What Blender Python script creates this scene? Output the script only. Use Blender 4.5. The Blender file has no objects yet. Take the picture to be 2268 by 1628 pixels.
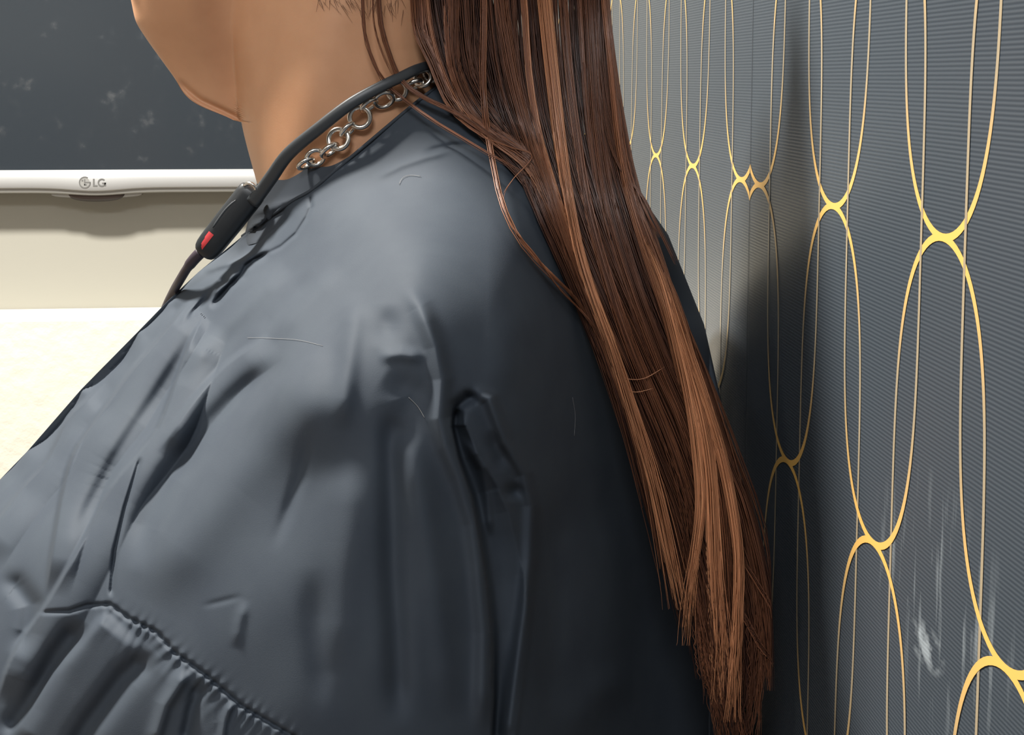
import bpy, bmesh, math, random
import numpy as np
from mathutils import Vector, Matrix

# ------------------------------------------------------------------ camera
F, CX, CY = 3000.0, 1134.0, 450.0          # focal length / principal point for a 2268x1628 frame
YAW, PIT, ROL = 0.0944, 0.0924, 0.0016
EYE = np.array([0.0, 0.0, 1.15])

def cam_to_room(v):
    v = np.asarray(v, float)
    x, y, z = v[..., 0], v[..., 1], v[..., 2]
    c, s = math.cos(ROL), math.sin(ROL); x, z = c*x - s*z, s*x + c*z
    c, s = math.cos(PIT), math.sin(PIT); y, z = c*y + s*z, -s*y + c*z
    c, s = math.cos(YAW), math.sin(YAW); x, y = c*x + s*y, -s*x + c*y
    return np.stack([x, y, z], -1)

def P(px, py, d):
    """point at image position px,py and distance d along the viewing axis"""
    px, py, d = np.broadcast_arrays(np.asarray(px, float), np.asarray(py, float), np.asarray(d, float))
    return cam_to_room(np.stack([(px-CX)/F*d, d, -(py-CY)/F*d], -1)) + EYE

def on_y(px, py, Y):
    v = cam_to_room(np.array([(px-CX)/F, 1.0, -(py-CY)/F]))
    return EYE + v*(Y/v[1])

scn = bpy.context.scene
cd = bpy.data.cameras.new('camera'); cam = bpy.data.objects.new('camera', cd)
scn.collection.objects.link(cam); scn.camera = cam
cd.sensor_fit = 'HORIZONTAL'; cd.sensor_width = 36.0; cd.lens = 36.0*F/2268.0
cd.shift_y = -(814.0-CY)/2268.0
cd.clip_start = 0.02
rx, fw, up = (cam_to_room(np.array(v, float)) for v in ((1, 0, 0), (0, 1, 0), (0, 0, 1)))
M = Matrix(((rx[0], up[0], -fw[0], EYE[0]), (rx[1], up[1], -fw[1], EYE[1]), (rx[2], up[2], -fw[2], EYE[2]), (0, 0, 0, 1)))
cam.matrix_world = M

# ------------------------------------------------------------------ world, lights, exposure
w = bpy.data.worlds.new('world'); scn.world = w; w.use_nodes = True
w.node_tree.nodes['Background'].inputs[0].default_value = (0.8, 0.9, 1.0, 1)
w.node_tree.nodes['Background'].inputs[1].default_value = 0.02
scn.view_settings.view_transform = 'Standard'; scn.view_settings.look = 'None'
scn.view_settings.exposure = 0.0; scn.view_settings.gamma = 1.0

def lamp(name, loc, target, energy, size, color, spread=math.pi):
    l = bpy.data.lights.new(name, 'AREA'); l.energy = energy; l.shape = 'DISK'; l.size = size; l.color = color
    l.spread = spread
    o = bpy.data.objects.new(name, l); scn.collection.objects.link(o); o.location = loc
    o.rotation_euler = (Vector(target)-Vector(loc)).to_track_quat('-Z', 'Y').to_euler()
    return o
lamp('ceiling_downlight', (-0.66, 1.06, 2.28), (-0.66, 1.06, 0), 94, 0.24, (1.0, 0.955, 0.88))
lamp('ceiling_downlight', (-1.70, -0.80, 2.28), (-1.7, -0.8, 0), 11, 0.18, (1.0, 0.93, 0.84))
lamp('added_fill_light', (-0.30, -0.9, 2.28), (-0.30, -0.9, 0), 33, 0.7, (0.95, 0.97, 1.0))  # unseen fill lamp, added to brighten the cloth and skin

# ------------------------------------------------------------------ helpers
COL = scn.collection
def mesh_obj(name, verts, faces, mat, parent=None, smooth=True):
    me = bpy.data.meshes.new(name)
    me.from_pydata([tuple(map(float, v)) for v in verts], [], [tuple(int(i) for i in f) for f in faces])
    if smooth: me.polygons.foreach_set('use_smooth', [True]*len(me.polygons))
    me.update()
    if mat: me.materials.append(mat)
    o = bpy.data.objects.new(name, me); COL.objects.link(o)
    if parent: o.parent = parent; o.matrix_parent_inverse = parent.matrix_world.inverted()
    return o

def np_mesh(name, verts, quads, mat, parent=None, attr=None, tri=False):
    """fast mesh from numpy arrays (quads: n x 4 or n x 3)"""
    me = bpy.data.meshes.new(name); k = quads.shape[1]
    me.vertices.add(len(verts)); me.vertices.foreach_set('co', verts.astype(np.float32).ravel())
    me.loops.add(quads.size); me.loops.foreach_set('vertex_index', quads.astype(np.int32).ravel())
    me.polygons.add(len(quads)); me.polygons.foreach_set('loop_start', np.arange(0, quads.size, k, dtype=np.int32))
    me.polygons.foreach_set('use_smooth', np.ones(len(quads), dtype=bool))
    if attr is not None:
        a = me.attributes.new('tone', 'FLOAT', 'POINT'); a.data.foreach_set('value', attr.astype(np.float32))
    me.update(); me.validate()
    if mat: me.materials.append(mat)
    o = bpy.data.objects.new(name, me); COL.objects.link(o)
    if parent: o.parent = parent; o.matrix_parent_inverse = parent.matrix_world.inverted()
    return o

def empty(name, loc, label, cat, group=None):
    o = bpy.data.objects.new(name, None); COL.objects.link(o); o.location = loc; o.empty_display_size = 0.05
    o['label'] = label; o['category'] = cat
    if group: o['group'] = group
    bpy.context.view_layer.update()
    return o

def structure(o): o['kind'] = 'structure'; return o

def box(name, x0, x1, y0, y1, z0, z1, mat, parent=None, bevel=0.0):
    bm = bmesh.new()
    v = [bm.verts.new((x, y, z)) for x in (x0, x1) for y in (y0, y1) for z in (z0, z1)]
    for f in ((0, 1, 3, 2), (4, 6, 7, 5), (0, 4, 5, 1), (2, 3, 7, 6), (0, 2, 6, 4), (1, 5, 7, 3)):
        bm.faces.new([v[i] for i in f])
    bmesh.ops.recalc_face_normals(bm, faces=bm.faces)
    if bevel: bmesh.ops.bevel(bm, geom=bm.edges[:], offset=bevel, segments=2, affect='EDGES', profile=0.5)
    me = bpy.data.meshes.new(name); bm.to_mesh(me); bm.free(); me.materials.append(mat)
    o = bpy.data.objects.new(name, me); COL.objects.link(o)
    if parent: o.parent = parent; o.matrix_parent_inverse = parent.matrix_world.inverted()
    return o

def smooth01(x):
    x = np.clip(x, 0, 1); return x*x*(3-2*x)

def resample(pts, n):
    pts = np.asarray(pts, float)
    seg = np.linalg.norm(np.diff(pts[:, :2], axis=0), axis=1); t = np.r_[0, np.cumsum(seg)]
    # Catmull-Rom through the points, then even spacing
    fine = []
    for i in range(len(pts)-1):
        p0, p1, p2, p3 = pts[max(i-1, 0)], pts[i], pts[i+1], pts[min(i+2, len(pts)-1)]
        for u in np.linspace(0, 1, 12, endpoint=False):
            fine.append(0.5*((2*p1)+(-p0+p2)*u+(2*p0-5*p1+4*p2-p3)*u*u+(-p0+3*p1-3*p2+p3)*u**3))
    fine.append(pts[-1]); fine = np.array(fine)
    s = np.r_[0, np.cumsum(np.linalg.norm(np.diff(fine, axis=0), axis=1))]
    q = np.linspace(0, s[-1], n)
    return np.stack([np.interp(q, s, fine[:, k]) for k in range(fine.shape[1])], -1)

def tube(name, pts, ra, rb, mat, parent=None, seg=12, upv=None, cap=True, power=2.0):
    """swept tube through 3-d points; ra/rb = half width/height lists or numbers"""
    pts = np.asarray(pts, float); n = len(pts)
    ra = np.broadcast_to(np.asarray(ra, float), (n,)); rb = np.broadcast_to(np.asarray(rb, float), (n,))
    tan = np.gradient(pts, axis=0); tan /= np.linalg.norm(tan, axis=1)[:, None]
    ref = np.asarray(upv if upv is not None else -fw, float)
    verts = []
    for i in range(n):
        a = np.cross(tan[i], ref); a /= np.linalg.norm(a); b = np.cross(a, tan[i])
        for k in range(seg):
            th = 2*math.pi*k/seg; c, s = math.cos(th), math.sin(th)
            c = math.copysign(abs(c)**(2/power), c); s = math.copysign(abs(s)**(2/power), s)
            verts.append(pts[i]+a*ra[i]*c+b*rb[i]*s)
    faces = [(i*seg+k, i*seg+(k+1) % seg, (i+1)*seg+(k+1) % seg, (i+1)*seg+k) for i in range(n-1) for k in range(seg)]
    if cap: faces += [tuple(range(seg))[::-1], tuple((n-1)*seg+k for k in range(seg))]
    return mesh_obj(name, verts, faces, mat, parent)

# ------------------------------------------------------------------ materials
def mat(name, base, rough=0.5, metal=0.0, spec=0.5, **kw):
    m = bpy.data.materials.new(name); m.use_nodes = True
    b = m.node_tree.nodes['Principled BSDF']
    b.inputs['Base Color'].default_value = (*base, 1); b.inputs['Roughness'].default_value = rough
    b.inputs['Metallic'].default_value = metal; b.inputs['Specular IOR Level'].default_value = spec
    for k, v in kw.items(): b.inputs[k.replace('_', ' ')].default_value = v
    return m
def nodes(m): return m.node_tree.nodes, m.node_tree.links, m.node_tree.nodes['Principled BSDF']
def add_noise_bump(m, scale, strength, dist=0.001, detail=4, stretch=None):
    N, L, b = nodes(m)
    tc = N.new('ShaderNodeTexCoord'); n = N.new('ShaderNodeTexNoise'); bp = N.new('ShaderNodeBump')
    n.inputs['Scale'].default_value = scale; n.inputs['Detail'].default_value = detail
    bp.inputs['Strength'].default_value = strength; bp.inputs['Distance'].default_value = dist
    if stretch:
        mp = N.new('ShaderNodeMapping'); mp.inputs['Scale'].default_value = stretch
        L.new(tc.outputs['Object'], mp.inputs[0]); L.new(mp.outputs[0], n.inputs['Vector'])
    else: L.new(tc.outputs['Object'], n.inputs['Vector'])
    L.new(n.outputs['Fac'], bp.inputs['Height']); L.new(bp.outputs[0], b.inputs['Normal'])
    return n
def noise_color(m, c0, c1, scale, lo=0.35, hi=0.65, stretch=None, detail=4):
    N, L, b = nodes(m)
    tc = N.new('ShaderNodeTexCoord'); n = N.new('ShaderNodeTexNoise'); r = N.new('ShaderNodeValToRGB')
    n.inputs['Scale'].default_value = scale; n.inputs['Detail'].default_value = detail
    r.color_ramp.elements[0].position = lo; r.color_ramp.elements[1].position = hi
    r.color_ramp.elements[0].color = (*c0, 1); r.color_ramp.elements[1].color = (*c1, 1)
    src = tc.outputs['Object']
    if stretch:
        mp = N.new('ShaderNodeMapping'); mp.inputs['Scale'].default_value = stretch
        L.new(src, mp.inputs[0]); src = mp.outputs[0]
    L.new(src, n.inputs['Vector']); L.new(n.outputs['Fac'], r.inputs[0]); L.new(r.outputs[0], b.inputs['Base Color'])

m_wall = mat('cream_wall_paint', (0.36, 0.35, 0.305), 0.7); add_noise_bump(m_wall, 60, 0.1, 0.001)
m_low = mat('white_plaster', (0.76, 0.725, 0.63), 0.75); add_noise_bump(m_low, 34, 0.7, 0.005, 5)
m_room = mat('room_paint', (0.68, 0.68, 0.66), 0.8)
m_ceil = mat('ceiling_paint', (0.75, 0.75, 0.74), 0.8)
m_floor = mat('floor_laminate', (0.22, 0.17, 0.13), 0.4); noise_color(m_floor, (0.16, 0.12, 0.09), (0.27, 0.21, 0.16), 4, stretch=(1, 8, 1))
m_added_door = mat('brown_added_door', (0.3, 0.25, 0.2), 0.45); noise_color(m_added_door, (0.26, 0.21, 0.17), (0.34, 0.28, 0.23), 3, stretch=(8, 8, 0.6))
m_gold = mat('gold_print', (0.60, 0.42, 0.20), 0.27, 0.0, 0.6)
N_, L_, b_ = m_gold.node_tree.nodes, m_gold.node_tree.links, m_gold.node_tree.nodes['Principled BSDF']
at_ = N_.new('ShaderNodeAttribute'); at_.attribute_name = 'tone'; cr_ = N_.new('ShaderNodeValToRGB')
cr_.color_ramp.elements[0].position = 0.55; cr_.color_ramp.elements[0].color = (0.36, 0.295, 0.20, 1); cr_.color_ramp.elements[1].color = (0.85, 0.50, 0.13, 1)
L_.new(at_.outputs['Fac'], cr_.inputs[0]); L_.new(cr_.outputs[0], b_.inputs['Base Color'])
m_skin = mat('skin', (0.46, 0.245, 0.135), 0.5, 0, 0.35)
m_hair = mat('brown_hair', (0.2, 0.08, 0.04), 0.38, 0, 0.5)
m_shirt = mat('slate_cotton', (0.072, 0.088, 0.108), 0.75, 0, 0.25)
m_shirt_dark = mat('dark_slate_cotton', (0.042, 0.050, 0.062), 0.8, 0, 0.2)
m_steel = mat('silver_steel', (0.78, 0.75, 0.70), 0.22, 1.0)
m_rubber = mat('black_rubber', (0.032, 0.037, 0.042), 0.42)
m_pod = mat('black_plastic', (0.012, 0.015, 0.018), 0.4)
m_red = mat('red_mark', (0.50, 0.03, 0.035), 0.5)
m_cable = mat('dark_purple_cable', (0.03, 0.02, 0.03), 0.5)
m_bezel = mat('white_plastic', (0.40, 0.405, 0.405), 0.35)
m_bezel2 = mat('grey_plastic', (0.30, 0.30, 0.285), 0.4)
m_sensor = mat('dark_sensor', (0.03, 0.02, 0.018), 0.25)
m_logo = mat('grey_logo_print', (0.16, 0.16, 0.155), 0.4)
m_lint = mat('pale_lint', (0.25, 0.25, 0.25), 0.8)

m_screen = mat('screen_glass', (0.020, 0.024, 0.028), 0.16, 0, 0.9)
N, L, b = nodes(m_screen)
tc = N.new('ShaderNodeTexCoord'); n = N.new('ShaderNodeTexNoise'); r = N.new('ShaderNodeValToRGB')
n.inputs['Scale'].default_value = 34; n.inputs['Detail'].default_value = 6
r.color_ramp.elements[0].position = 0.56; r.color_ramp.elements[0].color = (0.14, 0.14, 0.14, 1)
r.color_ramp.elements[1].position = 0.84; r.color_ramp.elements[1].color = (0.30, 0.42, 0.42, 1)
L.new(tc.outputs['Object'], n.inputs['Vector']); L.new(n.outputs['Fac'], r.inputs[0]); L.new(r.outputs[0], b.inputs['Roughness'])
r2 = N.new('ShaderNodeValToRGB')
r2.color_ramp.elements[0].position = 0.64; r2.color_ramp.elements[0].color = (0.030, 0.037, 0.045, 1)
r2.color_ramp.elements[1].position = 0.86; r2.color_ramp.elements[1].color = (0.062, 0.068, 0.074, 1)
L.new(n.outputs['Fac'], r2.inputs[0]); L.new(r2.outputs[0], b.inputs['Base Color'])

# ribbed dark vinyl wallpaper
m_vinyl = mat('ribbed_slate_vinyl', (0.07, 0.085, 0.10), 0.27, 0, 0.6)
N, L, b = nodes(m_vinyl)
tc = N.new('ShaderNodeTexCoord'); wv = N.new('ShaderNodeTexWave'); wv.wave_type = 'BANDS'; wv.bands_direction = 'Z'
wv.inputs['Scale'].default_value = 155.0; wv.inputs['Distortion'].default_value = 0.25; wv.inputs['Detail'].default_value = 1.0
wv.inputs['Detail Scale'].default_value = 0.4
bp = N.new('ShaderNodeBump'); bp.inputs['Strength'].default_value = 0.12; bp.inputs['Distance'].default_value = 0.0005
rr = N.new('ShaderNodeValToRGB')
rr.color_ramp.elements[0].color = (0.040, 0.051, 0.064, 1); rr.color_ramp.elements[1].color = (0.072, 0.086, 0.102, 1)
L.new(tc.outputs['Object'], wv.inputs['Vector']); L.new(wv.outputs['Fac'], bp.inputs['Height'])
L.new(bp.outputs[0], b.inputs['Normal']); L.new(wv.outputs['Fac'], rr.inputs[0])
# rubbed pale scuffs: vertical streaks inside one spot of the wall
def spot(cy, cz, ry, rz, nscale, lo, hi, sy, sz):
    sep = N.new('ShaderNodeSeparateXYZ'); L.new(tc.outputs['Object'], sep.inputs[0])
    def mth(op, a, c):
        q = N.new('ShaderNodeMath'); q.operation = op
        for i, v in ((0, a), (1, c)):
            if isinstance(v, (int, float)): q.inputs[i].default_value = v
            else: L.new(v, q.inputs[i])
        return q.outputs[0]
    dy = mth('DIVIDE', mth('SUBTRACT', sep.outputs[1], cy), ry); dz = mth('DIVIDE', mth('SUBTRACT', sep.outputs[2], cz), rz)
    rad = mth('ADD', mth('MULTIPLY', dy, dy), mth('MULTIPLY', dz, dz))
    fall = mth('MAXIMUM', mth('SUBTRACT', 1.0, rad), 0.0)
    mp = N.new('ShaderNodeMapping'); mp.inputs['Scale'].default_value = (1, sy, sz); L.new(tc.outputs['Object'], mp.inputs[0])
    nz = N.new('ShaderNodeTexNoise'); nz.inputs['Scale'].default_value = nscale; nz.inputs['Detail'].default_value = 4
    L.new(mp.outputs[0], nz.inputs['Vector'])
    mr = N.new('ShaderNodeMapRange'); mr.inputs[1].default_value = lo; mr.inputs[2].default_value = hi
    L.new(nz.outputs['Fac'], mr.inputs[0])
    return mth('MULTIPLY', mr.outputs[0], fall)
XW = 0.25
def wall_at(px, py):
    v = cam_to_room(np.array([(px-CX)/F, 1.0, -(py-CY)/F])); return EYE + v*(XW/v[0])
s1 = wall_at(2052, 1432); s2 = wall_at(2075, 1350)
a1 = spot(s1[1], s1[2], 0.022, 0.012, 60, 0.46, 0.60, 1.2, 1.6)
a2 = spot(s2[1], s2[2], 0.09, 0.065, 45, 0.56, 0.80, 3.0, 0.35)
mx = N.new('ShaderNodeMix'); mx.data_type = 'RGBA'; mx.inputs['B'].default_value = (0.30, 0.34, 0.37, 1)
ad = N.new('ShaderNodeMath'); ad.operation = 'ADD'; ad.use_clamp = True
L.new(a1, ad.inputs[0]); L.new(a2, ad.inputs[1]); L.new(ad.outputs[0], mx.inputs['Factor'])
L.new(rr.outputs[0], mx.inputs['A']); L.new(mx.outputs['Result'], b.inputs['Base Color'])

# hair / skin colour variation
N, L, b = nodes(m_hair)
at = N.new('ShaderNodeAttribute'); at.attribute_name = 'tone'
hr = N.new('ShaderNodeValToRGB')
hr.color_ramp.elements[0].color = (0.045, 0.017, 0.012, 1); hr.color_ramp.elements[1].color = (0.78, 0.37, 0.185, 1)
e = hr.color_ramp.elements.new(0.5); e.color = (0.25, 0.098, 0.048, 1)
L.new(at.outputs['Fac'], hr.inputs[0]); L.new(hr.outputs[0], b.inputs['Base Color'])
noise_color(m_skin, (0.55, 0.288, 0.157), (0.62, 0.335, 0.188), 26, 0.35, 0.65)
add_noise_bump(m_skin, 900, 0.12, 0.0004, 3)
b = m_skin.node_tree.nodes['Principled BSDF']
b.inputs['Subsurface Weight'].default_value = 0.15; b.inputs['Subsurface Radius'].default_value = (0.008, 0.003, 0.0015)
b.inputs['Subsurface Scale'].default_value = 0.5
noise_color(m_shirt, (0.036, 0.046, 0.061), (0.042, 0.053, 0.068), 30)
add_noise_bump(m_shirt, 1800, 0.12, 0.0004, 2)

# ------------------------------------------------------------------ room shell
YT = 2.25; XL, YB, ZC = -3.0, -3.5, 2.30
def wall_quad(name, a, bb, c, d, mt): return structure(mesh_obj(name, [a, bb, c, d], [(0, 1, 2, 3)], mt, smooth=False))
structure(box('floor', XL-.1, XW+.1, YB-.1, YT+.1, -0.1, 0, m_floor))
structure(box('ceiling', XL-.1, XW+.1, YB-.1, YT+.1, ZC, ZC+.1, m_ceil))
structure(box('wall_left', XL-.1, XL, YB, YT, 0, ZC, m_room))
structure(box('wall_back', XL-.1, XW+.1, YB-.1, YB, 0, ZC, m_room))
structure(box('wall_front', XL-.1, XW+.1, YT, YT+.1, 0, ZC, m_wall))
wr = structure(box('wall_right', XW, XW+.1, YB, YT, 0, ZC, m_vinyl))
dr = structure(box('added_door_1', -1.60, -1.25, YB+.001, YB+.05, 0, 2.0, m_added_door))  # unseen door, added to give the screen a brown reflected band
m_added_dado = mat('slate_added_dado', (0.10, 0.12, 0.15), 0.6)
structure(box('added_trim_2', XL, -1.61, YB, YB+.03, 0, 1.15, m_added_dado)); structure(box('added_trim_3', -1.24, XW, YB, YB+.03, 0, 1.35, m_added_dado))  # unseen dark panels, added to darken the lower screen reflection
# projecting white lower wall with its ledge
zl = on_y(150, 706, YT-0.10)[2]
structure(box('trim_1', XL, XW, YT-0.10, YT, 0, zl, m_low, bevel=0.004))

# gold outlined loops printed on the wallpaper (slightly raised ink)
UY, PER, ZA, H, W = XW, 0.598*XW, -0.2846*XW, 0.669*XW, 0.203*XW
SEAM = 3.628*XW
def loop_mesh(name, yc, zc, lo, hi, lift=0.0003):
    n = 120; vs = []; inner = []
    for k in range(n):
        th = 2*math.pi*k/n
        zz = math.sin(th); ab = abs(zz)
        prof = max(0.0, 1-ab**4.2)**0.5
        # even spread near the tips
        s = 1 if math.cos(th) >= 0 else -1
        yy = s*prof
        vs.append((yy, zz))
    verts, faces = [], []
    def put(yy, zz, x):
        return (x, min(max(yc+yy, lo), hi), zc+zz)
    dh = 0.0072*XW
    for (yy, zz) in vs:
        dw = (0.0048+0.003*abs(zz)**6)*XW
        verts.append(put(yy*(W+dw), zz*(H+dh), XW-lift)); verts.append(put(yy*(W-dw), zz*(H-dh), XW-lift))
    for k in range(n):
        a, c = 2*k, 2*((k+1) % n)
        ys = [verts[i][1] for i in (a, a+1, c, c+1)]
        if max(ys)-min(ys) < 1e-6 and (abs(ys[0]-lo) < 1e-6 or abs(ys[0]-hi) < 1e-6): continue
        faces.append((a, a+1, c+1, c))
    if not faces: return
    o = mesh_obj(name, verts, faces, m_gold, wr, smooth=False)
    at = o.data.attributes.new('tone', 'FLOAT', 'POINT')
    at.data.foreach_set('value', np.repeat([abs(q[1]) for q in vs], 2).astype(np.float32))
    return o
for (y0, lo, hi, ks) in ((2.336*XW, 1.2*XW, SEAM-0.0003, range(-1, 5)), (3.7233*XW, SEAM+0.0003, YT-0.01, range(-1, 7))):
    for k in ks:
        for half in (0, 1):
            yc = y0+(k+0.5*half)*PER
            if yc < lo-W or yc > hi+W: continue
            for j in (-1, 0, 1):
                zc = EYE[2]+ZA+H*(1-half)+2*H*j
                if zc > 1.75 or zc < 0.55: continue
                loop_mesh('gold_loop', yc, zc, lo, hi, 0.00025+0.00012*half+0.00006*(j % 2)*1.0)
sm = mesh_obj('wallpaper_seam', [(XW-0.0003, SEAM-0.0004, 0.1), (XW-0.0003, SEAM+0.0004, 0.1), (XW-0.0003, SEAM+0.0004, ZC), (XW-0.0003, SEAM-0.0004, ZC)], [(0, 3, 2, 1)], m_shirt_dark, wr, smooth=False)

# ------------------------------------------------------------------ television
YV = YT-0.065
c0 = on_y(210, 378, YV); half = 0.42
tv = empty('television', (c0[0], YV, c0[2]-0.03), 'wall-hung television with glossy dark screen and slim white frame', 'television')
tx0, tx1 = c0[0]-half, c0[0]+half; tz0 = c0[2]; tz1 = tz0+0.47
box('screen', tx0+.012, tx1-.012, YV+.004, YV+.012, tz0-.004, tz1, m_screen, tv)
box('back_shell', tx0+.02, tx1-.02, YV+.012, YT-0.012, tz0-.012, tz1, m_bezel2, tv, bevel=.006)
box('wall_bracket', c0[0]-.1, c0[0]+.1, YT-0.012, YT-0.0005, tz0+.1, tz0+.35, m_bezel2, tv)
pxm = (on_y(310, 378, YV)[0]-on_y(210, 378, YV)[0])/100       # metres per pixel on the tv plane
def bez_profile(x):                                            # front face bottom edge in metres below tz0
    q = (x-c0[0])/pxm
    return (40 + 7.5*math.exp(-(q/75)**2))*pxm
n = 120; vs, fs = [], []
for i in range(n+1):
    x = tx0+(tx1-tx0)*i/n; d = bez_profile(x)
    vs += [(x, YV+.006, tz0+.0015), (x, YV, tz0+.0005), (x, YV, tz0-d+.002), (x, YV+.0025, tz0-d), (x, YV+.04, tz0-d-.0005)]
for i in range(n):
    for k in range(4): fs.append((i*5+k, i*5+k+1, (i+1)*5+k+1, (i+1)*5+k))
bz = mesh_obj('bezel', vs, fs, m_bezel, tv)
vs, fs = [], []
for i in range(n+1):                                           # grey lip under the white front
    x = tx0+.004+(tx1-tx0-.008)*i/n; d = bez_profile(x)*0.86+0.14*40*pxm + 11*pxm
    vs += [(x, YV+.004, tz0-.02), (x, YV+.005, tz0-d+.002), (x, YV+.007, tz0-d), (x, YV+.045, tz0-d)]
for i in range(n):
    for k in range(3): fs.append((i*4+k, i*4+k+1, (i+1)*4+k+1, (i+1)*4+k))
mesh_obj('lower_lip', vs, fs, m_bezel2, tv)
for sx in (tx0, tx1-.012): box('side_bezel', sx, sx+.012, YV, YV+.03, tz0-.0005, tz1, m_bezel, tv, bevel=.002)
box('top_bezel', tx0, tx1, YV, YV+.03, tz1, tz1+.012, m_bezel, tv, bevel=.002)
# infrared sensor bulge
def bulge(name, hw, dep, mt, y):
    vs, fs = [], []; zb = tz0-(40*pxm+7.5*.86*pxm+10*pxm)
    m = 24
    for i in range(m+1):
        u = -1+2*i/m; x = c0[0]+u*hw*pxm; z = zb-dep*pxm*math.sqrt(max(0, 1-abs(u)**2.4))
        vs += [(x, y, zb+.004), (x, y, z), (x, y+.03, z)]
    for i in range(m):
        for k in range(2): fs.append((i*3+k, i*3+k+1, (i+1)*3+k+1, (i+1)*3+k))
    mesh_obj(name, vs, fs, mt, tv)
bulge('sensor_housing', 100, 7, m_bezel2, YV+.0095)
bulge('sensor_window', 62, 15, m_sensor, YV+.009)
# maker's mark: round emblem and two letters
def flat(name, polys, mt, thick=0.0006):
    vs, fs = [], []
    for pl in polys:
        k = len(vs); m = len(pl)
        pts = [on_y(px, py, YV-.0001) for px, py in pl]
        vs += [(p[0], YV-thick, p[2]) for p in pts]+[(p[0], YV+.0005, p[2]) for p in pts]
        fs.append(tuple(range(k, k+m)))
        fs += [(k+i, k+m+i, k+m+(i+1) % m, k+(i+1) % m) for i in range(m)]
    o = mesh_obj(name, vs, fs, mt, tv, smooth=False)
    bm = bmesh.new(); bm.from_mesh(o.data); bmesh.ops.recalc_face_normals(bm, faces=bm.faces); bm.to_mesh(o.data); bm.free()
    return o
def arc(cx, cy, r0, r1, a0, a1, n=20):
    A = [a0+(a1-a0)*i/n for i in range(n+1)]
    return [[(cx+r0*math.cos(A[i]), cy+r0*math.sin(A[i])), (cx+r1*math.cos(A[i]), cy+r1*math.sin(A[i])),
             (cx+r1*math.cos(A[i+1]), cy+r1*math.sin(A[i+1])), (cx+r0*math.cos(A[i+1]), cy+r0*math.sin(A[i+1]))] for i in range(n)]
R = math.radians
ex, ey = 188, 404
emb = arc(ex, ey, 10.6, 13.2, R(10), R(300), 26)+[[(ex+1, ey-1.3), (ex+13, ey-1.3), (ex+13, ey+1.3), (ex+1, ey+1.3)]]
emb += [[(ex-1.6, ey-7), (ex+1, ey-7), (ex+1, ey+6.5), (ex-1.6, ey+6.5)], [(ex-1.6, ey+4), (ex+4.5, ey+4), (ex+4.5, ey+6.5), (ex-1.6, ey+6.5)]]
emb += [[(ex-5.5+1.9*math.cos(t), ey-4+1.9*math.sin(t)) for t in np.linspace(0, 2*math.pi, 12, endpoint=False)]]
m_logo2 = mat('light_grey_logo_print', (0.30, 0.30, 0.29), 0.4)
flat('emblem_disc', [[(ex+10.6*math.cos(t), ey+10.6*math.sin(t)) for t in np.linspace(0, 2*math.pi, 28, endpoint=False)]], m_logo2, 0.0004)
flat('emblem', emb, m_logo, 0.0007)
lx, ly, lh = 206, 396, 17
flat('letter_l', [[(lx, ly), (lx+3.4, ly), (lx+3.4, ly+lh-3), (lx+10, ly+lh-3), (lx+10, ly+lh), (lx, ly+lh)]], m_logo)
gx, gy = 225.5, 404.5
flat('letter_g', [[(x*1.0, y) for x, y in q] for q in arc(gx, gy, 6.0, 9.2, R(0), R(315), 26)]+[[(gx+1, gy-.2), (gx+9.2, gy-.2), (gx+9.2, gy+2.6), (gx+1, gy+2.6)], [(gx+6.2, gy), (gx+9.2, gy), (gx+9.2, gy+7.5), (gx+6.2, gy+7.5)]], m_logo)

# ------------------------------------------------------------------ person: surfaces
DM = 0.88
def tps(ctrl):
    c = np.array(ctrl, float); X = c[:, :2]/500.0; v = c[:, 2]**2*np.sign(c[:, 2])
    def U(r2): return 0.5*r2*np.log(np.maximum(r2, 1e-12))
    n = len(X); K = U(((X[:, None]-X[None])**2).sum(-1))+np.eye(n)*1e-3
    Pm = np.c_[np.ones(n), X]
    A = np.block([[K, Pm], [Pm.T, np.zeros((3, 3))]])
    sol = np.linalg.solve(A, np.r_[v, 0, 0, 0])
    def f(px, py):
        px = np.asarray(px, float)/500; py = np.asarray(py, float)/500
        r = sol[n]+sol[n+1]*px+sol[n+2]*py
        for i in range(n): r = r+sol[i]*U((px-X[i, 0])**2+(py-X[i, 1])**2)
        return np.sqrt(np.maximum(r, 0))
    return f

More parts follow.
